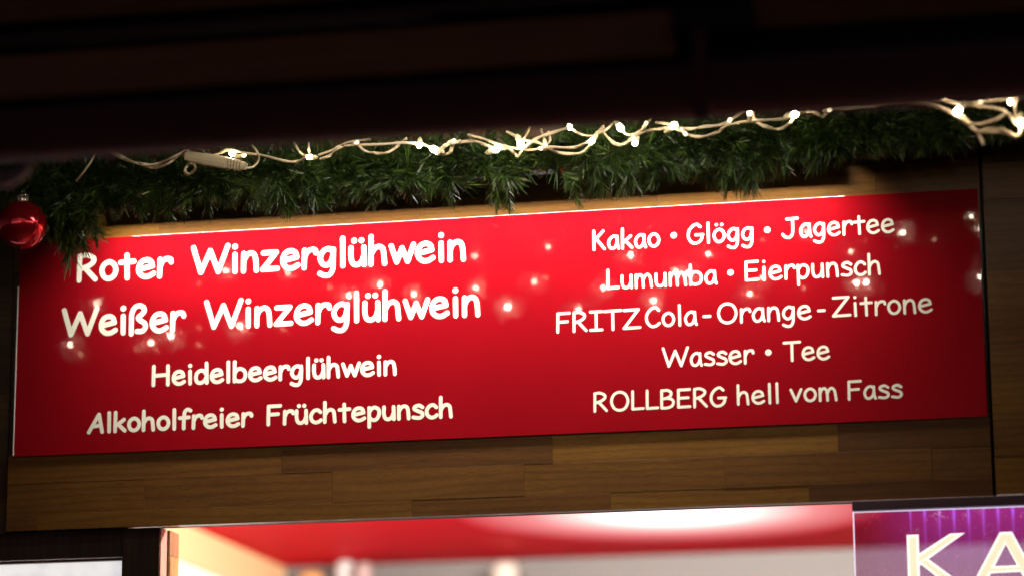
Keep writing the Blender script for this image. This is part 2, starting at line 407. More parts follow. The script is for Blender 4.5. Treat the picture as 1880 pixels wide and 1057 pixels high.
# added fill lamp, unseen under the awning roof, lights garland and boards from the front
mb = empty('fill_lamp', (.08, -.46, 3.22), 'added unseen fill lamp under the awning roof, lighting the garland and boards', 'lamp')
boxo('lamp_housing', (-.32, -.49, 3.215), (.48, -.43, 3.25), pale_metal, mb, .002)
for x in (-.2, .36): boxo('lamp_bracket', (x-.01, -.47, 3.25), (x+.01, -.45, 3.31), pale_metal, mb, .001)
ml = bpy.data.lights.new('front_fill_light', 'AREA'); ml.shape = 'RECTANGLE'; ml.size = .75; ml.size_y = .03; ml.energy = 5; ml.color = (1, .93, .78)
mo = bpy.data.objects.new('front_fill_light', ml); col.objects.link(mo); mo.parent = mb; mo.location = Vector((.08, -.46, 3.213))-mb.location
mo.rotation_euler = (math.radians(45), 0, 0)
# light strip fixed to the fascia behind the garland, shining down over the board
SY, SZ = -.052, 3.100
ms = empty('light_strip', (0, SY, SZ), 'narrow light strip on the oak fascia, tucked behind the garland just above the board', 'lamp')
boxo('strip_profile', (-.72, SY-.013, SZ+.001), (.66, SY+.013, SZ+.009), pale_metal, ms, .001)
boxo('strip_blocker', (-.72, -.0365, 3.0690), (.66, -.0350, SZ+.009), mat('matt_black', (.004, .004, .004), 1, spec=0), ms, 0)  # unseen fin added to block strip light from the wood above the board
boxo('front_blocker', (-.72, -.0675, 3.0835), (.66, -.0660, SZ+.009), bpy.data.materials['matt_black'], ms, 0)  # unseen front fin added to keep strip light off the garland
for x in (-.6, 0, .58): boxo('strip_bracket', (x-.006, SY+.0175, SZ+.002), (x+.006, -.0008, SZ+.005), pale_metal, ms, .0005)
sd = bpy.data.lights.new('strip_light', 'AREA'); sd.shape = 'RECTANGLE'; sd.size = 1.37; sd.size_y = .024; sd.energy = 19; sd.color = (1, .93, .80); sd.spread = math.radians(110)
so = bpy.data.objects.new('strip_light', sd); col.objects.link(so); so.parent = ms; so.location = Vector((-.03, SY, SZ))-ms.location
so.rotation_euler = (math.radians(6), 0, 0)

# ---------------------------------------------------------------- the red menu board
YS = -.0024
sign = empty('menu_sign', (0, YS, zs0), 'wide glossy red menu board with cream white lettering listing Winzerglühwein and other drinks', 'menu board')
bm = bmesh.new(); box(bm, (-.9, YS, zs0), (.9, -.0006, zs1), .0003)
for f in bm.faces: f.material_index = 0 if f.normal.y < -.9 or f.calc_center_median().y < YS+1e-5 else 1
bm.normal_update()
for f in bm.faces: f.material_index = 0 if f.normal.y < -.9 else 1
from_bm('panel', bm, [sign_red, mat('board_edge', (.30, .12, .05), .5)], sign, pos=(0, -.0015, 2.8))

boxo('edge_trim', (-.9018, YS-.0006, zs0+.002), (-.9001, YS+.0012, 2.92), acrylic_edge, sign, 0)
G = {
'R': (.86, 'l .12,0 .13,.98;c .13,.97 .38,1.0 .62,.88 .64,.72 .46,.56 .15,.45;l .32,.50 .72,.02'),
'o': (.72, 'o .36,.67 .17,.56 .10,.34 .18,.10 .36,.01 .54,.11 .62,.34 .54,.57'),
't': (.645, 'l .32,.0 .30,.90;l .07,.62 .56,.64'),
'e': (.75, 'l .12,.31 .60,.42;c .60,.42 .54,.60 .38,.67 .20,.60 .10,.40 .12,.18 .27,.03 .46,.02 .64,.12'),
'r': (.60, 'l .12,0 .13,.66;c .13,.38 .22,.58 .36,.67 .50,.65 .54,.54'),
'W': (1.425, 'l .08,.99 .36,.03 .70,.84;l .70,.84 1.0,.03 1.34,1.0'),
'i': (.38, 'l .19,0 .18,.65;. .18,.95'),
'n': (.717, 'l .12,.66 .12,0;c .12,.38 .22,.58 .38,.67 .52,.58 .57,.34 .59,0'),
'z': (.74, 'l .12,.64 .60,.65 .10,.02 .64,.03'),
'g': (.726, 'c .55,.58 .38,.67 .19,.56 .10,.32 .2,.10 .36,.06 .50,.20 .56,.42;c .57,.64 .57,.30 .55,-.10 .44,-.31 .25,-.33 .09,-.25'),
'l': (.375, 'l .19,0 .18,1.04'),
'u': (.71, 'c .11,.66 .11,.30 .18,.06 .34,.01 .49,.12 .57,.35;l .57,.66 .59,0'),
'h': (.76, 'l .12,1.04 .12,0;c .12,.36 .24,.57 .40,.65 .54,.56 .58,.33 .61,0'),
'w': (.935, 'l .08,.65 .28,.03 .47,.55;l .47,.55 .67,.03 .88,.66'),
'ß': (.82, 'c .12,-.06 .12,.4 .13,.72 .24,.96 .42,1.03 .57,.95 .60,.80 .48,.66 .38,.56 .46,.45 .62,.34 .66,.18 .54,.03 .34,.03'),
'H': (1.05, 'l .13,1 .12,0;l .85,1 .86,0;l .13,.50 .85,.53'),
'd': (.805, 'c .62,.46 .50,.63 .32,.66 .15,.52 .10,.28 .18,.06 .36,.01 .54,.12 .62,.28;l .63,1.04 .66,0'),
'b': (.81, 'l .13,1.04 .13,.0;c .13,.42 .26,.62 .44,.66 .62,.54 .68,.32 .60,.08 .40,.0 .22,.04 .13,.14'),
'A': (.90, 'l .06,0 .56,.98 .74,0;l .22,.32 .66,.36'),
'k': (.72, 'l .13,1.04 .12,0;l .56,.63 .14,.29;l .27,.39 .61,.02'),
'f': (.66, 'c .62,.97 .48,1.04 .35,.93 .30,.6 .29,0;l .08,.58 .54,.60'),
'F': (.80, 'l .70,.98 .13,.97 .12,0;l .13,.52 .60,.54'),
'c': (.66, 'c .57,.54 .43,.66 .25,.62 .11,.40 .14,.14 .32,.0 .50,.04 .59,.12'),
'p': (.73, 'l .12,.66 .13,-.36;c .13,.44 .26,.62 .42,.66 .58,.54 .60,.28 .48,.04 .30,.0 .13,.12'),
's': (.64, 'c .54,.57 .38,.67 .19,.62 .15,.49 .32,.38 .51,.28 .54,.12 .38,.01 .10,.05'),
'm': (1.02, 'l .12,.66 .12,0;c .12,.38 .20,.58 .32,.66 .43,.56 .47,.3 .48,0;c .48,.38 .57,.58 .70,.66 .82,.54 .87,.3 .90,0'),
'a': (.70, 'c .54,.57 .38,.67 .20,.57 .09,.33 .16,.07 .31,.01 .46,.12 .54,.35;c .54,.65 .55,.34 .57,.14 .62,.0'),
'K': (.82, 'l .13,1.0 .13,0;l .62,.98 .14,.46;l .26,.57 .68,.02'),
'G': (.93, 'c .72,.86 .54,1.0 .32,.91 .13,.64 .12,.28 .32,.02 .58,.03 .76,.20 .80,.42;l .48,.44 .84,.44'),
'J': (.90, 'l .30,.98 .84,1.0;c .58,.98 .59,.6 .57,.22 .44,0.02 .22,.02 .06,.18'),
'L': (.74, 'l .13,1 .12,.03 .66,.05'),
'E': (.82, 'l .70,.98 .13,.97 .12,.03 .70,.04;l .13,.52 .62,.53'),
'O': (1.08, 'o .54,1.0 .25,.87 .12,.50 .25,.13 .54,.0 .83,.13 .96,.50 .83,.87'),
'Z': (.93, 'l .10,.97 .80,.99 .08,.03 .86,.05'),
'T': (.92, 'l .06,.97 .86,.99;l .46,.98 .46,0'),
'I': (.72, 'l .08,.98 .64,.98;l .36,.98 .36,.02;l .08,.02 .64,.02'),
'C': (.80, 'c .70,.84 .54,1.0 .30,.90 .11,.6 .13,.25 .34,.01 .56,.03 .72,.16'),
'B': (.85, 'l .13,.98 .12,.02;c .13,.97 .42,.98 .60,.86 .56,.66 .36,.55 .14,.52;c .36,.55 .60,.50 .72,.34 .64,.12 .40,.02 .12,.02'),
'v': (.64, 'l .06,.66 .30,.03 .56,.66'),
'-': (.5, 'l .10,.40 .42,.40'),
}
G['ü'] = (.71, G['u'][1]+';. .22,.92;. .48,.92'); G['ö'] = (.72, G['o'][1]+';. .23,.92;. .50,.92')
def strokes(ch):
    out = []
    for s in G[ch][1].split(';'):
        k, *rest = s.split(); pts = [tuple(float(v) for v in p.split(',')) for p in rest]
        if k == 'l':
            for a, b in zip(pts, pts[1:]): out.append(('l', [a, b]))
        else: out.append((k, pts))
    return out
def stroke_mesh(bm, pts, hw, y0, y1, closed=False):
    """flat ribbon with round ends, front at y1, sides back to y0; pts are (x, z)"""
    pts = [Vector(p) for p in pts]; n = len(pts); lft, rgt = [], []
    for i, p in enumerate(pts):
        if closed: t = pts[(i+1) % n]-pts[i-1]
        else: t = pts[min(i+1, n-1)]-pts[max(i-1, 0)]
        t.normalize(); nn = Vector((-t.y, t.x))
        lft.append(p+nn*hw); rgt.append(p-nn*hw)
    V = lambda q, y: bm.verts.new((q.x, y, q.y))
    if closed:
        a = [V(q, y1) for q in lft]; b = [V(q, y1) for q in rgt]; a0 = [V(q, y0) for q in lft]; b0 = [V(q, y0) for q in rgt]
        for i in range(n):
            j = (i+1) % n
            bm.faces.new((a[i], a[j], b[j], b[i])); bm.faces.new((a[i], a0[i], a0[j], a[j])); bm.faces.new((b[i], b[j], b0[j], b0[i]))
        return
    def arc(c, frm, m=8):
        v = frm-c; return [c+Matrix.Rotation(-math.pi*k/m, 2)@v for k in range(1, m)]
    e1 = arc(pts[-1], lft[-1]); e0 = arc(pts[0], rgt[0])
    yy = [y1-.000015*i/n for i in range(n)]
    al = [V(q, yy[i]) for i, q in enumerate(lft)]; ar = [V(q, yy[i]) for i, q in enumerate(rgt)]; v1 = [V(q, yy[-1]) for q in e1]; v0 = [V(q, yy[0]) for q in e0]
    for i in range(n-1): bm.faces.new((al[i], al[i+1], ar[i+1], ar[i]))
    bm.faces.new([al[-1]]+v1+[ar[-1]]); bm.faces.new([ar[0]]+v0+[al[0]])
    ring = al+v1+ar[::-1]+v0; back = [bm.verts.new((v.co.x, y0, v.co.z)) for v in ring]
    for i in range(len(ring)):
        j = (i+1) % len(ring); bm.faces.new((ring[i], back[i], back[j], ring[j]))
def word(text, xl, bl, xr, br, cap, sw):
    a, b = P(xl, bl, YS), P(xr, br, YS); zb_ = (a.z+b.z)/2
    zt = P(xl, bl-cap, YS).z; caph = zt-a.z; hw = (P(xl+sw, bl, YS).x-a.x)/2
    x = 0; items = []; lo = 9e9; hi = -9e9
    for ch in text:
        st = strokes(ch)
        for k, pts in st:
            for p in (crom(pts, 6, k == 'o') if k in 'co' else pts): lo = min(lo, x+p[0]); hi = max(hi, x+p[0])
        items.append((ch, x, st)); x += G[ch][0]
    s = (b.x-a.x-2*hw)/(hi-lo); zz = caph-2*hw
    for ch, x, st in items:
        bm = bmesh.new()
        for i, (k, pts) in enumerate(st):
            q = [(a.x+hw+(x+px-lo)*s, zb_+hw+pz*zz) for px, pz in pts]
            y1 = YS-.00012-.00002*i
            if k == 'c': stroke_mesh(bm, [tuple(v) for v in crom([Vector(p) for p in q], 6)], hw, YS+.0001, y1)
            elif k == 'o': stroke_mesh(bm, [tuple(v) for v in crom([Vector(p) for p in q], 5, True)], hw, YS+.0001, y1, True)
            elif k == 'l': stroke_mesh(bm, q, hw, YS+.0001, y1)
            else:
                c = Vector(q[0]); r = hw*1.12
                stroke_mesh(bm, [c-Vector((r*.02, 0)), c+Vector((r*.02, 0))], r, YS+.0001, y1)
        me_c = Vector((a.x+hw+(x+G[ch][0]/2-lo)*s, YS, zb_+zz/2))
        from_bm('letter', bm, letter_white, sign, pos=me_c)
def dot(px, py, r):
    c = P(px, py, YS); bm = bmesh.new()
    stroke_mesh(bm, [(c.x-.0001, c.z), (c.x+.0001, c.z)], r*.00103, YS+.0001, YS-.00012)
    from_bm('bullet_mark', bm, letter_white, sign, pos=c)
for w in [('Roter', 140.5, 521, 318.5, 509, 55, 9.1), ('Winzerglühwein', 350, 509, 855.5, 479, 57, 9.1),
          ('Weißer', 112, 623, 341.5, 607, 56, 9.1), ('Winzerglühwein', 374, 608, 882, 580.5, 57, 9.1),
          ('Heidelbeerglühwein', 278, 711, 728.5, 688.5, 41, 6.8), ('Alkoholfreier', 159.5, 797.5, 465, 783, 40, 6.8), ('Früchtepunsch', 489, 783, 831.5, 766.5, 41, 6.8),
          ('Kakao', 1088, 461.5, 1212.5, 454.5, 39, 5.2), ('Glögg', 1261.5, 450, 1383.5, 444, 39.5, 5.2), ('Jagertee', 1434.5, 440, 1643, 428, 39.5, 5.2),
          ('Lumumba', 1113.5, 533.5, 1318, 521.5, 39, 5.2), ('Eierpunsch', 1367.5, 518.5, 1617.5, 504.5, 40, 5.2),
          ('FRITZ', 1021.5, 612.5, 1177.5, 604, 40, 5.2), ('Cola', 1184.5, 602, 1281.5, 597.5, 40, 5.2), ('-', 1290, 597, 1306.5, 596.5, 40, 5.4),
          ('Orange', 1317, 595.5, 1490.5, 587, 40, 5.2), ('-', 1500.5, 586.5, 1516.5, 586, 40, 5.4), ('Zitrone', 1527.5, 584, 1713, 574, 40, 5.2),
          ('Wasser', 1215.5, 676, 1386, 668, 39, 5.2), ('Tee', 1437.5, 665, 1524.5, 660.5, 39, 5.2),
          ('ROLLBERG', 1089.5, 757, 1335.5, 746.5, 38.5, 5.3), ('hell', 1353, 744, 1430, 741, 38.5, 5.2), ('vom', 1450, 739.5, 1538, 736, 38.5, 5.2), ('Fass', 1556.5, 735.5, 1658, 730.5, 38.5, 5.2)]:
    word(*w)
for p in [(1237, 432.3, 5.6), (1408.6, 422.4, 5.6), (1341.3, 500.4, 5.6), (1410.6, 646.5, 5.6)]: dot(*p)

# ---------------------------------------------------------------- the lit acrylic sign, lower right
YK = -.030
ka = empty('acrylic_sign', P(1700, 930, YK), 'clear purple lit acrylic sign with large letters KA under a dark rail', 'sign')
k0 = P(1566, 938, YK); kr0 = P(1565, 919.5, YK); kx1 = P(2300, 900, YK).x
boxo('top_rail', (P(1565, 930, YK).x, YK-.012, k0.z), (kx1, YK+.022, kr0.z-.001), rail_ka, ka, .0012)
am = bpy.data.materials.new('acrylic_purple'); am.use_nodes = True; nt = am.node_tree; nt.nodes.clear()
out = N(am, 'ShaderNodeOutputMaterial'); tr = N(am, 'ShaderNodeBsdfTransparent'); tr.inputs[0].default_value = (.76, .60, .72, 1)
gl = N(am, 'ShaderNodeBsdfGlossy'); gl.inputs['Roughness'].default_value = .08
em = N(am, 'ShaderNodeEmission'); fr = N(am, 'ShaderNodeFresnel'); fr.inputs[0].default_value = 1.35
tc = N(am, 'ShaderNodeTexCoord'); sep = N(am, 'ShaderNodeSeparateXYZ'); L(am, tc.outputs['Object'], sep.inputs[0])
def math_(m, op, a, b=None, c=None):
    n = N(m, 'ShaderNodeMath', operation=op)
    for i, v in enumerate((a, b, c)):
        if v is None: continue
        if isinstance(v, (int, float)): n.inputs[i].default_value = v
        else: L(m, v, n.inputs[i])
    return n.outputs[0]
# LED beams spread down the sheet from the rail: a narrow core at each LED that dies away
fx = math_(am, 'PINGPONG', math_(am, 'ADD', sep.outputs[0], .004), .0126)
core = math_(am, 'POWER', math_(am, 'SUBTRACT', 1.0, math_(am, 'MULTIPLY', fx, 1/.0126)), 6.0)
on = math_(am, 'GREATER_THAN', sep.outputs[0], .096)     # the LEDs begin a hand's width in from the end
reach = N(am, 'ShaderNodeMapRange', interpolation_type='SMOOTHSTEP'); L(am, sep.outputs[0], reach.inputs[0]); reach.inputs[1].default_value = .0; reach.inputs[2].default_value = .17
vary = noise(am, tc.outputs['Object'], 30, 1, .5)
dz = math_(am, 'MULTIPLY', sep.outputs[2], -1)           # metres below the rail
fall = math_(am, 'POWER', 2.718, math_(am, 'MULTIPLY', dz, -32))
fall2 = math_(am, 'MULTIPLY', math_(am, 'POWER', 2.718, math_(am, 'MULTIPLY', dz, -9)), reach.outputs[0])
beam = math_(am, 'MULTIPLY', math_(am, 'MULTIPLY', math_(am, 'MULTIPLY', core, fall), on), math_(am, 'MULTIPLY', vary.outputs[0], .95))
glow = math_(am, 'ADD', math_(am, 'MULTIPLY', fall2, .17), .006)
sn = noise(am, tc.outputs['Object'], 38, 2, .5); sc_ = N(am, 'ShaderNodeTexVoronoi', feature='DISTANCE_TO_EDGE'); sc_.inputs['Scale'].default_value = 85; L(am, tc.outputs['Object'], sc_.inputs['Vector'])
dots = N(am, 'ShaderNodeTexVoronoi'); dots.inputs['Scale'].default_value = 190; L(am, tc.outputs['Object'], dots.inputs['Vector'])
scr = math_(am, 'MAXIMUM', math_(am, 'MULTIPLY', math_(am, 'LESS_THAN', sc_.outputs[0], .022), math_(am, 'GREATER_THAN', sn.outputs[0], .66)), math_(am, 'MULTIPLY', math_(am, 'LESS_THAN', dots.outputs[0], .13), math_(am, 'GREATER_THAN', sn.outputs[0], .5)))
cb = N(am, 'ShaderNodeMix', data_type='RGBA'); L(am, math_(am, 'MINIMUM', math_(am, 'MULTIPLY', beam, 4), 1), cb.inputs[0]); cb.inputs[6].default_value = (.36, .07, .70, 1); cb.inputs[7].default_value = (.32, .14, 1, 1)
cc = N(am, 'ShaderNodeMix', data_type='RGBA'); L(am, scr, cc.inputs[0]); L(am, cb.outputs[2], cc.inputs[6]); cc.inputs[7].default_value = (.9, .65, .75, 1)
L(am, cc.outputs[2], em.inputs[0]); L(am, math_(am, 'ADD', math_(am, 'ADD', beam, glow), math_(am, 'MULTIPLY', scr, .14)), em.inputs[1])
ads = N(am, 'ShaderNodeAddShader'); L(am, tr.outputs[0], ads.inputs[0]); L(am, em.outputs[0], ads.inputs[1])
mx = N(am, 'ShaderNodeMixShader'); L(am, fr.outputs[0], mx.inputs[0]); L(am, ads.outputs[0], mx.inputs[1]); L(am, gl.outputs[0], mx.inputs[2])
L(am, mx.outputs[0], out.inputs[0])
zk1 = P(1600, 1130, YK).z
bm = bmesh.new(); box(bm, (k0.x+.0015, YK, zk1), (kx1, YK+.005, k0.z-.0008))
from_bm('acrylic_sheet', bm, am, ka, pos=(k0.x+.0015, YK, k0.z-.0008))
edge_glow = mat('acrylic_edge_glow', (.8, .8, .9), .3, emit=(.85, .78, 1), estr=1.0)
boxo('sheet_edge', (k0.x-.0005, YK, zk1), (k0.x+.0012, YK+.005, k0.z-.0008), edge_glow, ka, 0)
boxo('sheet_edge', (k0.x+.0015, YK-.0006, k0.z-.0026), (kx1, YK-.0002, k0.z-.0010), edge_glow, ka, 0)
rim_m = mat('ka_letter_rim', (.9, .9, .9), .4, emit=(1, .97, .92), estr=1.0)
face_m = mat('ka_letter_face', (.85, .75, .45), .4, emit=(1, .90, .62), estr=.9)
def plate(polys, y0, y1, name, m, parent, holes=None):
    bm = bmesh.new()
    for i, poly in enumerate(polys):
        yy = y1-.00006*i
        f = [bm.verts.new((*P(x, y, YK).xz,)) if False else bm.verts.new((P(x, y, YK).x, yy, P(x, y, YK).z)) for x, y in poly]
        b = [bm.verts.new((v.co.x, y0, v.co.z)) for v in f]
        bm.faces.new(f)
        for k in range(len(f)): bm.faces.new((f[k], b[k], b[(k+1) % len(f)], f[(k+1) % len(f)]))
    return from_bm(name, bm, m, parent)
K_o = [[(1664.5, 981.5), (1686.5, 980.5), (1690, 1084), (1668, 1085)], [(1744, 979), (1771, 977.5), (1701, 1028), (1688, 1038), (1687, 1016)], [(1686, 1031), (1700, 1022), (1779, 1080), (1750, 1082)]]
K_i = [[(1669, 985.5), (1682.5, 984.8), (1685.5, 1080), (1672, 1081)], [(1745.5, 982.5), (1760, 981.7), (1696, 1027), (1686, 1032), (1686, 1022.5)], [(1691, 1031), (1699.5, 1026.5), (1768, 1077), (1752, 1078.5)]]
A_o = [[(1835, 976.3), (1858, 975.2), (1911, 1072), (1887, 1073)], [(1835.5, 976.2), (1856, 980), (1806, 1077.5), (1781, 1079)], [(1819, 1039), (1879, 1036), (1884, 1048), (1812, 1052)]]
A_i = [[(1838, 980.3), (1855.5, 979.2), (1905, 1068.5), (1889, 1069.5)], [(1838, 980.5), (1851, 983), (1803, 1073.5), (1788, 1074.5)], [(1819, 1042.5), (1880, 1039.5), (1882.5, 1045), (1816, 1048.5)]]
for Oo, Ii in ((K_o, K_i), (A_o, A_i)):
    q = plate(Oo, YK-.0003, YK-.0022, 'letter', rim_m, ka); plate(Ii, YK-.0023, YK-.0034, 'letter_face', face_m, q)

# ---------------------------------------------------------------- fir garland
def lerp_tab(tab, x):
    if x <= tab[0][0]: return tab[0][1]
    for (a, b), (c, d) in zip(tab, tab[1:]):
        if x <= c: return b+(d-b)*(x-a)/(c-a)
    return tab[-1][1]
lower = [(-80, 340), (0, 345), (35, 395), (80, 440), (112, 458), (150, 478), (172, 445), (182, 410), (215, 408), (250, 402), (290, 412), (340, 412), (400, 385), (450, 398), (500, 402), (525, 414), (550, 398), (600, 392), (640, 382),
         (700, 385), (740, 378), (790, 380), (836, 386), (846, 330), (898, 326), (914, 384), (936, 390), (952, 352), (985, 318), (1030, 326), (1042, 380), (1080, 370), (1120, 372), (1170, 366), (1220, 352), (1260, 338), (1300, 348), (1345, 368), (1385, 366), (1420, 345), (1450, 335), (1500, 322), (1560, 310), (1610, 298), (1660, 296), (1700, 296), (1745, 290), (1790, 272), (1850, 276), (1900, 275), (2000, 270)]
axis = [(-80, 300), (0, 320), (120, 350), (300, 335), (500, 325), (800, 305), (1000, 290), (1300, 268), (1500, 244), (1700, 228), (1880, 215), (2000, 208)]
YG = -.125
garland = empty('fir_garland', P(900, 300, YG), 'long dark green artificial fir garland along the top of the red board', 'garland')
bm = bmesh.new(); pts = [P(x, lerp_tab(axis, x)-6+6*math.sin(x*.013), YG) for x in range(-80, 2001, 26)]
tube(bm, pts, .006, 7); from_bm('stem', bm, bark, garland, True)

def needle_geo(seed, n=84, length=1.0):
    """one sprig along +X, unit length = 0.1 m; returns verts, faces, tint per vertex"""
    rnd = random.Random(seed); V, Fc, T = [], [], []
    bend = rnd.uniform(-.5, .1)
    def sp(t): return Vector((t*length*.1*(1-.08*t), 0, bend*.1*length*t*t*.5))
    # twig
    prev = None
    for k in range(6):
        t = k/5; c = sp(t); r = .0016*(1-.6*t); i0 = len(V)
        for a in range(4): V.append(c+Vector((0, math.cos(a*1.571)*r, math.sin(a*1.571)*r))); T.append(.35)
        if prev is not None:
            for a in range(4): Fc.append((prev+a, prev+(a+1) % 4, i0+(a+1) % 4, i0+a))
        prev = i0
    for i in range(n):
        t = (i/n)**.85; c = sp(t); ang = rnd.uniform(0, 6.283); sprd = math.radians(rnd.gauss(43, 10)*(1-.45*t*t)+3)
        ln = .041*rnd.uniform(.65, 1.12)*(1-.28*t)
        ax = (sp(min(1, t+.05))-sp(max(0, t-.05))).normalized()
        s = ax.orthogonal().normalized(); s = Matrix.Rotation(ang, 3, ax) @ s
        d = (ax*math.cos(sprd)+s*math.sin(sprd)).normalized(); w = d.cross(s if abs(d.dot(s)) < .99 else ax).normalized(); u = d.cross(w)
        cv = (ax*.35 + Vector((rnd.uniform(-.25, .25), rnd.uniform(-.25, .25), rnd.uniform(-.25, .25))))*ln*.35
        tint = min(1, max(0, rnd.gauss(.45, .2)+(.45 if rnd.random() < .035 else 0)))
        rw = .00120*rnd.uniform(.8, 1.2); i0 = len(V)
        for (q, rr) in ((0, .8), (.55, 1.0), (1, .25)):
            c2 = c+d*ln*q+cv*q*q
            for (aw_, au) in ((1, -.35), (-1, -.35), (0, .55)):
                V.append(c2+w*rw*rr*aw_+u*rw*rr*au); T.append(tint)
        for q in range(2):
            for a in range(3):
                Fc.append((i0+q*3+a, i0+q*3+(a+1) % 3, i0+q*3+3+(a+1) % 3, i0+q*3+3+a))
        Fc.append((i0+6, i0+7, i0+8))
    return V, Fc, T
def geo_mesh(name, V, Fc, T):
    me = bpy.data.meshes.new(name); me.from_pydata([tuple(v) for v in V], [], Fc)
    at = me.attributes.new('tint', 'FLOAT', 'POINT'); at.data.foreach_set('value', T); me.materials.append(needle); return me
variants = [needle_geo(100+k, 66 if k < 8 else 50) for k in range(12)]
vmesh = [geo_mesh('sprig', *v) for v in variants]
def sprig_matrix(a, b, roll):
    d = (b-a); ln = d.length; d.normalize()
    s = Vector((0, 0, 1)) if abs(d.z) < .95 else Vector((0, -1, 0))
    y = s.cross(d).normalized(); z = d.cross(y)
    M3 = Matrix((d, y, z)).transposed() @ Matrix.Rotation(roll, 3, 'X')
    return M3, ln
sprigs = []
def add_sprig(a, b, roll, front): sprigs.append((a, b, roll, front))
# named sprigs: an outer row whose tips follow the lower outline, then layers above it
x = -70.
while x < 1990:
    lo_ = lerp_tab(lower, x); ax_ = lerp_tab(axis, x)
    tipy = lo_-U(2, 9); dx = U(-30, 30)
    L_ = min(max(lo_-ax_, 48), 118)
    a = P(x+dx, tipy-L_*U(.75, .95), YG+U(-.012, .012)); b = P(x, tipy-11, YG+U(-.02, .022))
    add_sprig(a, b, U(0, 6.28), True)
    x += U(11, 17)
x = -70.
while x < 1990:
    lo_ = lerp_tab(lower, x); ax_ = lerp_tab(axis, x)
    f = U(.0, .75); ty = ax_+(lo_-ax_)*f
    a = P(x+U(-60, 60), ax_-U(-10, 25), YG+U(-.01, .01)); b = P(x, ty-4, YG-U(.015, .045))
    if (b-a).length > .04: add_sprig(a, b, U(0, 6.28), True)
    x += U(12, 18)
for (x0, y0, x1, y1) in [(118, 385, 150, 476), (132, 395, 163, 462), (100, 380, 118, 456), (80, 375, 92, 440), (150, 385, 176, 440), (108, 400, 138, 466), (60, 370, 66, 428), (140, 372, 168, 448), (906, 330, 922, 384), (928, 335, 934, 386), (915, 325, 912, 372), (1046, 330, 1052, 378)]:
    add_sprig(P(x0, y0, YG-.01), P(x1, y1, YG-.02), U(0, 6.28), True)
sprigs.sort(key=lambda q: R()); n_front = len(sprigs)
# dense fill behind and above
for _ in range(70):
    x = U(1480, 1760); y = lerp_tab(lower, x)-U(22, 50); sprigs.append((P(x+U(-35, 35), y-60, YG+.01), P(x, y, YG+U(-.03, .02)), U(0, 6.28), False))
x = -70.
while x < 1990:
    lo_ = lerp_tab(lower, x); ax_ = lerp_tab(axis, x)
    for f0 in (-1.0, -.45, .1, .5):
        ty = ax_+(max(lo_-ax_, 30))*(f0+U(-.2, .2)); 
        a = P(x+U(-50, 50), ax_+U(-20, 20), YG+U(-.01, .012)); b = P(x+U(-30, 30), min(ty, lo_-24), YG+U(-.05, .022))
        if (b-a).length > .03: sprigs.append((a, b, U(0, 6.28), False))
    x += 10
random.shuffle(sprigs)
print('sprigs', len(sprigs), n_front)
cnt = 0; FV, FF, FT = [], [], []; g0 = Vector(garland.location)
for a, b, roll, front in sprigs:
    M3, ln = sprig_matrix(a, b, roll); s = min(1.3, max(.72, ln/.1*1.12)); k = random.randrange(12)
    if front and cnt < 298:
        o = bpy.data.objects.new('sprig', vmesh[k]); col.objects.link(o); o.parent = garland
        o.matrix_local = Matrix.Translation(b-(b-a).normalized()*(.1*s)-g0) @ (M3*s).to_4x4(); cnt += 1
    else:
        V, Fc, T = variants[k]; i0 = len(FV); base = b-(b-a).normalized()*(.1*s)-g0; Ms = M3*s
        FV.extend([Ms@v+base for v in V]); FF.extend([tuple(i+i0 for i in f) for f in Fc]); FT.extend([q*.7 for q in T])  # fill needles tinted darker: shade inside the garland put into their colour
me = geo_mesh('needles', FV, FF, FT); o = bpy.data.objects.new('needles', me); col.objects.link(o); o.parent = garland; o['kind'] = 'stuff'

# ---------------------------------------------------------------- bauble
YBb = -.21
bc = P(41, 413, YBb); br = (P(83.5, 413, YBb)-bc).length
bb = empty('bauble', bc, 'shiny red christmas bauble hanging at the left end of the garland', 'bauble')
bm = bmesh.new(); bmesh.ops.create_uvsphere(bm, u_segments=48, v_segments=32, radius=br)
bmesh.ops.translate(bm, verts=bm.verts, vec=bc); from_bm('ball', bm, bauble_red, bb, True)
bm = bmesh.new(); ct = bc+Vector((0, 0, br-.002)); lathe(bm, [(.0098, 0), (.0098, .010), (.0106, .0105), (.0100, .0135), (0, .014)], ct, n=24)
for k in range(12):
    a = k*math.tau/12; box(bm, (ct.x+math.cos(a)*.0095-.0008, ct.y+math.sin(a)*.0095-.0008, ct.z-.001), (ct.x+math.cos(a)*.0095+.0008, ct.y+math.sin(a)*.0095+.0008, ct.z+.011))
from_bm('cap', bm, gold, bb)
bm = bmesh.new(); tube(bm, [ct+Vector((.0035*math.cos(t), 0, .017+.005*math.sin(t))) for t in [math.tau*k/14 for k in range(15)]], .0007, 6, False); from_bm('loop', bm, gold, bb, True)
bm = bmesh.new(); tube(bm, crom([ct+Vector((0, 0, .02)), ct+Vector((.006, .01, .035)), ct+Vector((.002, .03, .055)), ct+Vector((-.004, .06, .07))]), .0007, 5); from_bm('hook_wire', bm, bark, bb, True)

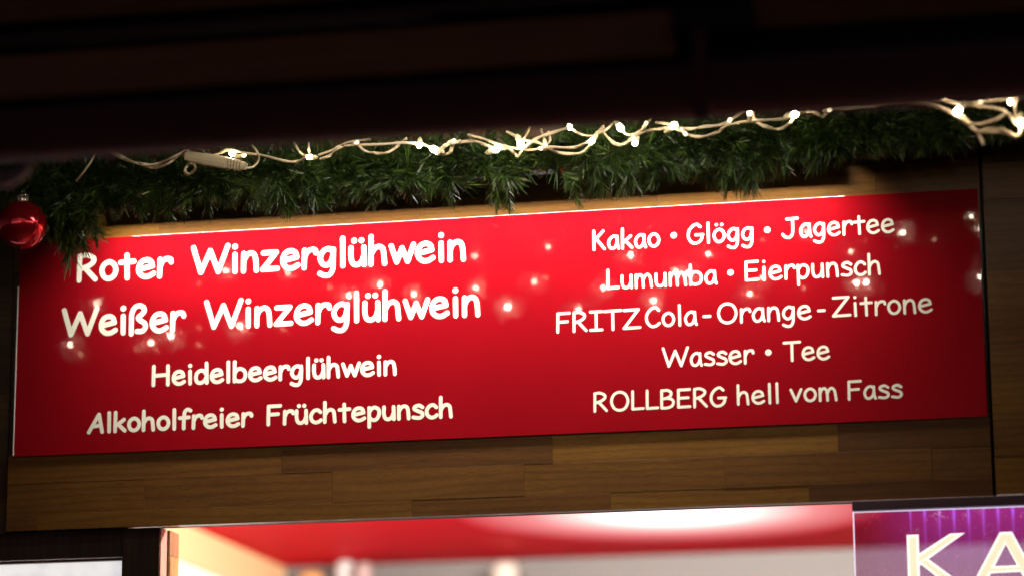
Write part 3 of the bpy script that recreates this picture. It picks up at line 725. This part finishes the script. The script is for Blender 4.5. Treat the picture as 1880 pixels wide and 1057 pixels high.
# ---------------------------------------------------------------- string lights on the garland
YL = -.19
sl = empty('string_lights', P(900, 270, YL), 'cream cabled string of warm glowing bulbs lying on the fir garland', 'string lights')
def cable(pts, r=.0026, ys=None, name='cable'):
    q = [P(x, y, (YL+.012*math.sin(i*2.1+x*.05)) if ys is None else ys+.006*math.sin(i*1.7)) for i, (x, y) in enumerate(pts)]
    bm = bmesh.new(); tube(bm, crom(q, 8), r, 8); return from_bm(name, bm, cable_mat, sl, True)
C_ = [
 [(205, 276), (235, 293), (262, 303), (290, 300), (318, 289), (340, 278)],
 [(195, 275), (225, 290), (250, 300), (280, 307), (310, 300), (326, 288), (345, 276)],
 [(176, 280), (165, 300), (152, 318), (140, 333)],
 [(385, 285), (366, 295), (348, 302), (340, 313), (348, 320), (358, 312), (357, 300), (352, 288)],
 [(452, 309), (466, 306), (475, 293), (472, 279), (462, 266)],
 [(375, 288), (400, 283), (420, 277), (450, 281), (480, 285), (520, 296), (545, 296), (563, 290)],
 [(540, 262), (548, 277), (556, 284), (566, 286)], [(567, 262), (567, 272), (568, 284)],
 [(588, 292), (606, 285), (622, 273), (645, 267), (700, 265), (745, 263), (770, 266)],
 [(585, 285), (610, 276), (640, 262), (680, 256)],
 [(655, 262), (668, 276), (690, 283), (712, 280), (730, 268), (745, 255)],
 [(745, 262), (775, 264), (796, 276), (812, 284), (828, 279), (834, 264), (845, 258)],
 [(796, 276), (806, 282), (818, 270), (836, 262), (870, 259), (892, 268), (911, 273)],
 [(911, 275), (930, 273), (944, 283), (952, 286), (962, 273), (984, 257), (1005, 246), (1046, 235)],
 [(860, 248), (884, 254), (905, 262), (940, 272), (975, 276), (1005, 272), (1050, 271), (1075, 263), (1092, 248), (1108, 232)],
 [(930, 241), (960, 256), (985, 262), (1001, 268), (1018, 278), (1042, 284), (1068, 280), (1086, 264)],
 [(1046, 235), (1062, 245), (1086, 250), (1110, 240), (1124, 228)],
 [(1103, 237), (1115, 252), (1132, 267), (1150, 262), (1166, 248), (1195, 240), (1215, 236), (1237, 232)],
 [(973, 234), (968, 246), (958, 262), (955, 276)], [(994, 238), (998, 252), (1001, 266), (1010, 258), (1007, 242)],
 [(1139, 236), (1152, 248), (1170, 244), (1186, 230), (1196, 218)],
 [(1204, 226), (1226, 228), (1246, 240), (1262, 247), (1290, 251), (1318, 244), (1334, 231), (1360, 226), (1400, 222), (1440, 217), (1459, 212)],
 [(1237, 233), (1262, 236), (1295, 234), (1326, 228), (1350, 216), (1365, 206)],
 [(1382, 206), (1388, 222), (1404, 234), (1428, 237), (1447, 228), (1460, 213)],
 [(1459, 211), (1482, 205), (1498, 209), (1510, 214), (1524, 203), (1560, 201), (1600, 196), (1650, 190)],
]
for c in C_:
    cable(c, .0021)
    if len(c) > 5: cable([(x+U(-3, 3), y+2.2*math.sin(i*2.3)+U(-1, 1)) for i, (x, y) in enumerate(c)], .0021)
C2 = [[(1620, 190), (1680, 191), (1722, 197), (1752, 212), (1782, 232), (1797, 246), (1806, 266)],
 [(1600, 192), (1680, 190), (1725, 187), (1765, 191), (1800, 189), (1845, 184), (1890, 180)],
 [(1765, 191), (1800, 196), (1835, 201), (1855, 214), (1866, 228), (1890, 236)],
 [(1797, 243), (1815, 237), (1842, 239), (1866, 252), (1873, 236), (1866, 214), (1864, 196), (1872, 178)],
 [(1760, 206), (1776, 222), (1792, 240), (1812, 243), (1842, 244), (1866, 250)],
 [(1778, 226), (1800, 228), (1830, 218), (1848, 208)]]
for c in C2: cable(c, .0028, YL-.22)
bulb_mesh = {}
def bulb(px, py, kind, y=YL, s=1.0, ang=None):
    p = P(px, py, y-.008)
    bm = bmesh.new(); a = ang if ang is not None else U(-2.6, -.5)
    d = Vector((math.cos(a), U(-.5, 0), math.sin(a))).normalized()
    r = .0062*s
    lathe(bm, [(0, r*1.25), (r*.55, r*1.05), (r*.9, r*.5), (r, 0), (r*.85, -r*.6), (r*.6, -r*1.1), (0, -r*1.1)], p, d, 16)
    b = from_bm('bulb', bm, kind, sl, True, p)
    bm = bmesh.new(); lathe(bm, [(r*.62, -r*.9), (r*.95, -r*1.2), (r*1.0, -r*2.4), (r*.7, -r*2.9), (r*.4, -r*3.6), (0, -r*3.6)], p, d, 12)
    from_bm('socket', bm, socket_mat, b, True)
BL = [(568, 289, 1, 3.14), (770, 267, 1, -1.6), (796, 274, 2, 2.8), (911, 274, 2, .3), (956, 265, 2, -1.2), (1046, 234, 1, -1.4), (1087, 259, 1, -2.2), (1139, 235, 2, -1), (1166, 263, 1, -2.0),
      (1186, 227, 0, 1), (1237, 231, 2, .5), (1376, 208, 1, 1.5), (1340, 221, 0, 1), (1459, 211, 2, 0), (1523, 203, 0, 0), (426, 283, 1, 2.7), (448, 286, 0, 0), (1001, 267, 0, -1.4), (993, 273, 0, 3.1), (1258, 246, 0, -1), (833, 259, 0, .2), (655, 262, 0, 0)]
for x, y, k, a in BL: bulb(x, y, (bulb_dim, bulb_near, bulb_near)[k], s=(.6, .72, .95)[k], ang=a)
for x, y, k, a in [(1737, 180, 1, -1.6), (1814, 175, 1, 1.5), (1759, 204, 2, -2.2), (1855, 188, 1, -1.5), (1875, 227, 2, -1.6), (1800, 189, 0, 0)]: bulb(x, y, (bulb_dim, bulb_near, bulb_near)[k], YL-.22, (.55, .6, .9)[k], a)
# cream plug connector in the cable
p0, p1 = P(345, 287, YL-.012), P(452, 306, YL-.012); d = (p1-p0); ln = d.length; d.normalize(); zu = Vector((0, -.35, 1)); zu = (zu-d*zu.dot(d)).normalized(); yu = zu.cross(d)
def oblong(bm, t0, t1, w0, w1, h=.0085, n=12, mat=0):
    rings = []
    for t, w in ((t0, w0), (t1, w1)):
        c = p0+d*ln*t; rings.append([bm.verts.new(c+zu*(w*(abs(math.cos(a))**.6)*(1 if math.cos(a) > 0 else -1))+yu*(h*(abs(math.sin(a))**.6)*(1 if math.sin(a) > 0 else -1))) for a in [math.tau*k/n for k in range(n)]])
    for k in range(n): bm.faces.new((rings[0][k], rings[0][(k+1) % n], rings[1][(k+1) % n], rings[1][k])).material_index = mat
    for r in rings: bm.faces.new(r).material_index = mat
bm = bmesh.new()
oblong(bm, -.03, .05, .008, .0095); oblong(bm, .05, .25, .0098, .0104); oblong(bm, .25, .27, .0105, .0105); oblong(bm, .27, .66, .0115, .0112, .009)
for k in range(5): oblong(bm, .665+k*.05, .695+k*.05, .0112-.0003*k, .0112-.0003*k, .0088); oblong(bm, .695+k*.05, .715+k*.05, .0096-.0003*k, .0096-.0003*k, .0074, mat=1)
oblong(bm, .92, 1.0, .0085, .006)
from_bm('plug', bm, [plug_mat, slot_mat], sl)

# ---------------------------------------------------------------- further string lights under the awning roof: seen as reflections in the board
REF = [(1712, 306, 2.2), (1858, 478, 3), (932, 563, 3), (1158, 468, 2), (1200, 552, 2), (1108, 528, 1.6), (1005, 453, 1), (871, 470, 1), (873, 529, 1.5), (697, 522, 1.8), (641, 543, 2.2), (981, 517, 1.1), (1062, 567, 1), (177, 557, 1),
       (314, 616, 2.6), (277, 629, 1.4), (129, 632, 1), (440, 598, 3), (415, 497, 1.6), (528, 500, 1.1), (1300, 466, 1.1), (1262, 502, 2.6), (1400, 510, 1.2), (1376, 539, 1.3), (1563, 461, 1.2), (1572, 519, 2.1), (1590, 518, 2),
       (1658, 427, 1.6), (1799, 508, 1.0), (675, 487, .7), (1480, 425, 1.5), (760, 540, 1.6), (148, 650, .5), (1195, 416, .5), (912, 415, .4), (1032, 427, .4), (365, 520, .5), (365, 600, .5), (365, 632, .5), (605, 527, .6), (1522, 376, .5), (1588, 443, .4), (1475, 528, .6), (1240, 497, 1), (1002, 510, .4), (820, 570, .5), (520, 604, .5), (250, 640, .4), (1715, 440, .3), (1400, 440, .4)]
s2 = empty('string_lights', (0, -.82, 3.05), 'second string of bulbs hung under the awning roof, seen only mirrored in the red board', 'string lights')
refl = []
for px, py, br_ in REF:
    h = P(px, py, YS); dv = (h-CC).normalized(); dv = Vector((dv.x, -dv.y, dv.z))
    yd = -.82+.03*math.sin(px*.02); t = (h.y-yd)/(-dv.y); refl.append((h+dv*t, br_))
bms = {'hi': bulb_glow2, 'lo': bulb_glow, 'dim': None}
bulb_mid = mat('bulb_glow_faint', (.9, .85, .7), .2, emit=(1, .80, .5), estr=26)
for c, br_ in refl:
    r = .0028*(br_**.5)
    if br_ < .75: r *= 1.3
    bm = bmesh.new(); lathe(bm, [(0, r*1.2), (r*.7, r*.8), (r, 0), (r*.7, -r*.9), (0, -r)], c, (0, 0, -1), 10)
    b = from_bm('bulb', bm, bulb_glow2 if br_ > .75 else bulb_mid, s2, True, c)
    bm = bmesh.new(); lathe(bm, [(r*.6, r*.9), (r*.9, r*1.1), (r*.9, r*2.6), (0, r*2.9)], c, (0, 0, 1), 10); from_bm('socket', bm, socket_mat, b, True)
srt = sorted([c for c, _ in refl], key=lambda v: v.x)
bm = bmesh.new(); tube(bm, [c+Vector((0, .004, .012+.0)) for c in srt], .0016, 6); from_bm('cable', bm, mat('cable_dark', (.03, .04, .03), .5), s2, True)
